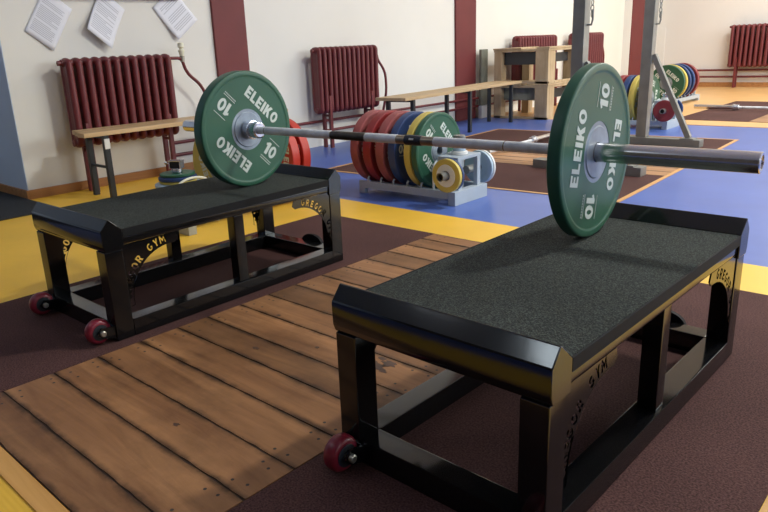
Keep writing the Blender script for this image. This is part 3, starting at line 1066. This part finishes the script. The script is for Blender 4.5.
# rack behind the left block, turned the same way
R4 = dict(loc=(-1.755, .60, FZ), rz=-PI / 2, L=.94)
make_rack('beige grey plate rack partly hidden behind the left block', R4['loc'], -PI / 2, .94, M['rack_beige'], [-.35, -.25, -.15, -.05], shelf_z=.205, horns=False, shelf_r=.07, foot=.10, loop=False, pin_off=.155, pin_h=.085, W=.18)
for x, mt, t, num, lab in [(.045, M['yellowplate'], .046, '15', 'pale yellow plate just left of the far barbell plate'),
                           (-.330, M['red_bright'], .060, '25', 'bright red plate showing right of the far barbell plate'),
                           (-.415, M['red_bright'], .060, '25', 'rear red plate of the pair beyond the far barbell plate')]:
    make_plate('weight_plate', lab, put(R4, x, .028 if num == '25' else 0.0, PZ), (0, 0, -PI / 2), mt, t, num=num, spin=math.radians(-97 if num == '25' else -70), loff=.160 if num == '25' else .1185)
zt = pin_stack(R4, [(M['greyblue'], .125, .020, 'lowest pale grey plate of the small pile behind the left block', None),
                    (M['yellowplate'], .100, .015, 'small yellow plate lying under the dark blue one behind the left block', None),
                    (M['blueplate'], .103, .020, 'small dark blue plate lying flat in the pile behind the left block', None),
                    (M['green'], .094, .016, 'small green plate lying on top of the blue one behind the left block', None)], .205, .155)
# chrome spring-clamp collar on the pile
cl = thing('clamp_collar', 'chrome clamp collar with ball lever on the small plates behind the left block', 'collar', put(R4, .315, 0, zt + .001), .5)
cl.scale = (.78, .78, .78)
MB().lathe([(0, .014), (0, .036), (.002, .038), (.026, .038), (.028, .036), (.028, .014)], 32, 'Z', None, close=True).build('ring', M['shiny'], cl)
cb = MB()
cb.box((-.045, -.028, .028), (-.036, .028, .075), .002).box((.036, -.028, .028), (.045, .028, .075), .002).box((-.048, -.028, .0755), (.048, .028, .084), .002)
cb.build('clamp_body', M['shiny'], cl)
MB().box((-.0355, -.022, .029), (.0355, .022, .073), .003).build('dark_insert', M['dark'], cl)
MB().tube([(-.046, 0, .05), (-.075, 0, .06)], .004, 8).sphere((-.082, 0, .063), .012).build('lever', M['shiny'], cl)
tag(MB().tube(arcpipe([(-1.585, .115, .0), (-1.59, .13, .14), (-1.60, .18, .232), (-1.60, .215, .252), (-1.60, .262, .262), (-1.60, .31, .260), (-1.60, .355, .249), (-1.60, .392, .215), (-1.60, .41, .10), (-1.60, .41, .0)]), .0065, 10).build('hose', M['plastic']),
    'white curved hose hooked over the rack behind the left block', 'hose')



# ------------------------------------------------------------------ radiators
def make_radiator(label, loc, rz, n, pitch, zb, zt, depth=.12, legs=(), pipe_pts=None, valve=None, rot_leg=False):
    """cast-iron column radiator; length along local Y, wall towards local -X"""
    r = thing('radiator', label, 'radiator', loc, rz)
    proto = None
    H = zt - zb
    for i in range(n):
        y = (i + .5) * pitch
        if proto is None:
            s = MB()
            for x in (-depth * .33, depth * .33):
                s.tube([(x, 0, zb + .03), (x, 0, zb + .055), (x, 0, zt - .055), (x, 0, zt - .03)], [pitch * .34, pitch * .36, pitch * .36, pitch * .34], 12)
            for z in (zb + .032, zt - .032):
                s.sphere((0, 0, z), 1, (depth * .5, pitch * .46, .034), 16)
                s.tube([(0, -pitch * .5, z), (0, pitch * .5, z)], .024, 12)
            s.box((-depth * .40, -pitch * .27, zb + .035), (depth * .38, pitch * .27, zt - .035), .006)
            proto = s.build('section', M['maroon'], r)
            proto.location.y = y
        else:
            c = proto.copy()
            COL.objects.link(c)
            c.parent = r
            c.location = (0, y, 0)
    L = n * pitch
    for k in legs:
        y = k
        lg = MB()
        for x in (-depth * .33, depth * .40):
            lg.box((x - .014, y - .016, 0), (x + .014, y + .016, zb + (.045 if x < 0 else .16)), .003)
        lg.box((-depth * .33, y - .008, zb - .03), (depth * .40, y + .008, zb - .012), .002)
        lg.build('leg', M['maroon'], r)
    MB().cyl((0, -.022, zt - .032), (0, .0, zt - .032), .017, 12).build('end_plug', M['maroon'], r)
    if pipe_pts:
        MB().tube(pipe_pts, .0125, 10).build('supply_pipe', M['maroon'], r)
    if valve:
        v = MB()
        vx, vy, vz = valve
        v.lathe([(vz + .012, .0), (vz + .012, .016), (vz + .03, .020), (vz + .052, .024), (vz + .060, .014), (vz + .066, .014), (vz + .076, .024), (vz + .105, .022), (vz + .110, .010), (vz + .110, 0)], 20, 'Z', Matrix.Translation((vx, vy, 0)))
        vv = v.build('valve_head', M['plastic'], r)
        MB().lathe([(vz - .03, .0), (vz - .03, .017), (vz + .012, .019), (vz + .012, 0)], 16, 'Z', Matrix.Translation((vx, vy, 0))).build('valve_body', M['bolt'], vv)
    return r


RX = XL + .135
Y1 = .345
make_radiator('maroon cast iron radiator under the papers, behind the slatted bench', (RX, Y1, FZ), 0, 12, .0675, .315, .905,
              legs=(.09, .72),
              pipe_pts=arcpipe([(0, .80, .872), (0, .925, .872), (0, .935, .80), (0, .97, .74), (0, 1.05, .68), (0, 1.10, .60), (0, 1.11, .50), (-.06, 1.11, .23)]),
              valve=(0, .925, .872))
Y2 = 2.62
make_radiator('maroon cast iron radiator on the white wall above the middle plate rack', (RX, Y2, FZ), 0, 13, .0630, .315, .905,
              legs=(.13, .70),
              pipe_pts=arcpipe([(0, .81, .885), (0, .835, .885), (0, .845, .82), (0, .86, .76), (0, .93, .69), (0, .97, .62), (0, .98, .45), (-.06, .98, .24)]))
make_radiator('maroon radiator showing above the stacked wooden crates', (RX, 6.06, FZ), 0, 15, .066, .335, .935,
              legs=(.2, 1.0),
              pipe_pts=None)
make_radiator('maroon radiator between the two squat stand uprights', (RX, 7.56, FZ), 0, 14, .066, .335, .945, legs=(.2, .75),
              pipe_pts=arcpipe([(0, .93, .90), (0, .955, .90), (0, .97, .82), (0, 1.02, .72), (0, 1.07, .62), (0, 1.07, .45), (-.06, 1.07, .24)]))
make_radiator('maroon cast iron radiator on the back wall at the right edge', (-1.93, YB - .14, FZ), -PI / 2, 14, .072, .315, .965, legs=(.13, .85))

for z, nm, lab in ((.235, 'heating_pipe', 'upper maroon heating pipe along the left wall'), (.140, 'heating_pipe', 'lower maroon heating pipe along the left wall')):
    o = MB().tube([(XL + .045, 1.16, z), (XL + .045, YB - .12, z)], .0135, 10).build(nm, M['maroon'])
    tag(o, lab, 'pipe')
for z, lab in ((.265, 'upper maroon heating pipe along the back wall'), (.160, 'lower maroon heating pipe along the back wall')):
    o = MB().tube([(XL + .15, YB - .06, z), (1.5, YB - .06, z)], .0165, 10).build('heating_pipe', M['maroon'])
    tag(o, lab, 'pipe')


# ------------------------------------------------------------------ papers on the wall
def make_paper(label, bl, br, tr, curl, rows, skip, print_tone=1):
    """sheet of paper given by three corners on the wall (y, z)"""
    bl, br, tr = Vector(bl), Vector(br), Vector(tr)
    ex, ey = br - bl, tr - br
    p = thing('paper_sheet', label, 'paper', (XL + .002, bl.x, bl.y))

    def P(u, v, off):
        q = ex * u + ey * v
        return Vector((curl(u, v) + off, q.x, q.y))
    t = bmesh.new()
    G = 10
    vs = [[t.verts.new(P(i / G, j / G, .0005)) for j in range(G + 1)] for i in range(G + 1)]
    for i in range(G):
        for j in range(G):
            t.faces.new((vs[i][j], vs[i + 1][j], vs[i + 1][j + 1], vs[i][j + 1]))
    mb_ = MB()
    mb_._merge(t)
    sh = mb_.build('sheet', M['paper'], p)
    so = sh.modifiers.new('thickness', 'SOLIDIFY')
    so.thickness = .0006
    so.offset = 0
    inkb = MB()
    t = bmesh.new()
    for k in range(rows):
        v0 = .90 - .80 * k / rows
        if k in skip:
            continue
        w = random.uniform(.55, .82) if k % 4 == 3 else .84
        n = 6
        a = [t.verts.new(P(.09 + (w - .09) * i / n, v0, .0022)) for i in range(n + 1)]
        b = [t.verts.new(P(.09 + (w - .09) * i / n, v0 - .80 / rows * .42, .0022)) for i in range(n + 1)]
        for i in range(n):
            t.faces.new((a[i], b[i], b[i + 1], a[i + 1]))
    inkb._merge(t)
    inkb.build('print_lines', M['ink'], sh)
    return p


make_paper('leftmost sheet of printed paper on the wall, densely lined', (.201, 1.081), (.367, .951), (.540, 1.215), lambda u, v: .004 + .012 * (u * (1 - v)) ** 2, 22, (0, 1, 5, 14))
make_paper('middle white paper curling off the wall above the radiator', (.598, 1.088), (.759, .951), (.925, 1.215), lambda u, v: .006 + .055 * (1 - v) ** 2, 18, (0, 3, 9))
make_paper('rightmost paper sheet, hanging aslant beside the maroon pillar', (1.512, 1.144), (1.321, .999), (1.150, 1.232), lambda u, v: .005 + .03 * (1 - v) ** 2, 16, (0, 5, 6, 11))


# ------------------------------------------------------------------ benches
def make_bench(label, loc, rz, length, width, height, slats, mt, leg_ys, rung=True, sticker=False, splay=0.0, jag=0.0):
    b = thing('bench', label, 'bench', loc, rz)
    w = (width - (slats - 1) * .006) / slats
    for i in range(slats):
        x0 = -width / 2 + i * (w + .006)
        e = jag * (slats - 1 - i)
        MB().box((x0, e, height - .028), (x0 + w, length + e * .3, height), .004).build('slat', mt, b)
    for y in leg_ys:
        for s in (-1, 1):
            lg = MB().bar((s * (width / 2 - .03 + splay), y, 0), (s * (width / 2 - .03), y, height - .0285), .035, .035, .003, up=(0, 1, 0))
            lo = lg.build('leg', M['blacksteel'], b)
            if sticker and s > 0 and y == leg_ys[0]:
                MB().box((width / 2 - .030 + .0155, y - .018, height - .115), (width / 2 - .030 + .0215, y + .018, height - .05), .001).build('sticker', M['label'], lo)
        MB().box((-width / 2 + .03, y - .012, height - .05), (width / 2 - .03, y + .012, height - .0285), .002).build('crossbar', M['blacksteel'], b)
        if rung:
            MB().box((-width / 2 + .02, y - .01, .20), (width / 2 - .02, y + .01, .215), .002).build('rung', M['blacksteel'], b)
    return b


make_bench('short slatted wooden bench with black steel legs in front of the radiator', (-2.855, .235, FZ), 0, 1.69, .30, .445, 3, M['benchwood'], (.15, 1.54), sticker=True, jag=.03)
ang = math.atan2(-(-2.70 + 2.45), (5.45 - 2.75))
make_bench('long weathered wooden bench on black legs along the white wall', (-2.53, 2.97, FZ), ang, 2.36, .33, .445, 1, M['benchwood2'], (.16, 1.20, 2.14), rung=False)


# ------------------------------------------------------------------ stacked wooden jerk boxes
def make_crate(label, z, dark):
    c = thing('wooden_crate', label, 'crate', (-3.03, 5.45, z))
    W, D, H = .70, .74, .40
    for nm, lo, hi in (('corner_post', (0, 0, 0), (.10, .10, H - .045)), ('corner_post', (W - .16, 0, 0), (W, .05, H - .045)), ('corner_post', (W - .05, .052, 0), (W, .16, H - .045)),
                       ('corner_post', (0, D - .1, 0), (.10, D, H - .045)), ('corner_post', (W - .12, D - .16, 0), (W, D, H - .045))):
        MB().box(lo, hi, .003).build(nm, M['pine'], c)
    MB().box((-.005, -.005, H - .044), (W + .005, D + .005, H - .020), .003).build('rim_board', M['pine'], c)
    MB().box((-.01, -.012, H - .019), (.36, .13, H), .003).build('top_board', M['pine'], c)
    MB().box((-.01, .16, H - .019), (.16, D + .01, H), .003).build('top_board', M['pine'], c)
    MB().box((W - .15, -.008, H - .019), (W + .012, D + .01, H), .003).build('top_board', M['pine'], c)
    MB().box((.102, .055, H - .19), (W - .162, .09, H - .05), .003).build('inner_board', M['greywood'] if dark else M['blacksteel'], c)
    MB().box((W - .09, .165, H - .17), (W - .06, D - .165, H - .07), .003).build('inner_board', M['blacksteel'], c)
    MB().box((.0, .0, -.0) if z > .1 else (.0, .0, 0), (W, .03, .028), .003).build('bottom_rail', M['pine'], c)
    MB().box((W - .03, .165, 0), (W, D - .165, .028), .003).build('bottom_rail', M['pine'], c)
    return c


make_crate('lower pine crate, under its twin at the end of the long bench', FZ, True)
make_crate('upper pine crate, stacked on its twin beyond the long bench', .40 + FZ + .001, False)
gs = thing('crate_stack', 'narrow grey green box stack against the wall, between maroon pillar and pine crates', 'boxes', (-3.185, 5.365, FZ))
MB().box((0, 0, .15), (.035, .14, .40), .005).build('lower_box', M['greywood'], gs)
MB().box((0, 0, .405), (.035, .135, .80), .005).build('upper_box', M['greywood'], gs)
MB().box((0, -.01, 0), (.05, .17, .148), .005).build('pale_base', M['whiteplate'], gs)


# ------------------------------------------------------------------ squat stands
def make_stand(label, loc, xb, base_x0, base_x1):
    s = thing('squat_stand', label, 'squat stand', loc)
    MB().box((base_x0, -.05, 0), (base_x1, .05, .060), .004).box((base_x1 - .155, -.05, .0602), (base_x1 - .05, .05, .068), .002).build('base_beam', M['steel'], s)
    MB().box((xb - .042, -.04, .0605), (xb + .042, .04, 1.75), .006).build('upright', M['steel'], s)
    MB().bar((xb + .045, 0, .72), (base_x1 - .10, 0, .0695), .042, .042, .004, up=(0, 1, 0)).build('brace', M['steel'], s)
    h = MB()
    h.tube([(xb + .0425, 0, .955), (xb + .070, 0, .955), (xb + .078, 0, .985), (xb + .078, 0, 1.05)], .007, 8)
    for k in range(8):
        z = 1.02 + k * .036
        h.tube([(xb + .072 + .009 * math.cos(a * PI / 4) * (1 if k % 2 else .3), .009 * math.cos(a * PI / 4) * (.3 if k % 2 else 1), z + .021 * math.sin(a * PI / 4)) for a in range(8)], .0035, 6, closed=True)
    h.build('hook_chain', M['steel'], s)
    return s


make_stand('near grey steel squat stand post, rising behind the large green plate', (0, 2.72, 0.0), -.645, -.94, -.17)
make_stand('grey steel squat stand post with its slanted brace fully in view', (0, 4.08, 0.0), -.715, -.98, -.245)

# ------------------------------------------------------------------ barbells lying on the platforms
b2 = thing('barbell', 'barbell lying on the middle platform, its pale sleeve poking out behind the large plate', 'barbell', (-1.49, 3.02, .0365), PI / 2 + .02)
make_bar(b2, 20)
b3 = thing('barbell', 'barbell lying across the farthest platform mat', 'barbell', (-.13, 6.96, .0365), -.01)
make_bar(b3, 20)

# ------------------------------------------------------------------ groups of repeats
GROUPS = (('middle rack', 'weight plate', 'plates of the middle rack'), ('behind the squat stand', 'weight plate', 'plates of the rack behind the squat stand'),
          ('just behind the squat stand', 'weight plate', 'plates of the rack behind the squat stand'), ('farthest rack', 'weight plate', 'plates of the farthest rack'),
          ('behind the left block', 'weight plate', 'small plates piled behind the left block'), ('far barbell plate', 'weight plate', 'plates standing in the rack behind the left block'),
          ('of the barbell', 'weight plate', 'green plates on the barbell'), ('', 'radiator', 'maroon cast iron radiators'), ('', 'paper', 'paper sheets taped to the wall'),
          ('', 'pillar', 'maroon wall pillars'), ('crate', 'crate', 'stacked pine crates'), ('', 'squat stand', 'squat stand posts'), ('', 'lifting block', 'black steel pulling blocks'),
          ('', 'plate rack', 'plate racks'), ('', 'pipe', 'maroon heating pipes'), ('', 'platform', 'lifting platforms'), ('', 'bench', 'wooden benches'), ('', 'barbell', 'barbells'))
for o in bpy.data.objects:
    if o.parent is None and 'category' in o:
        for key, cat, g in GROUPS:
            if o['category'] == cat and key in o['label'] and 'group' not in o:
                o['group'] = g
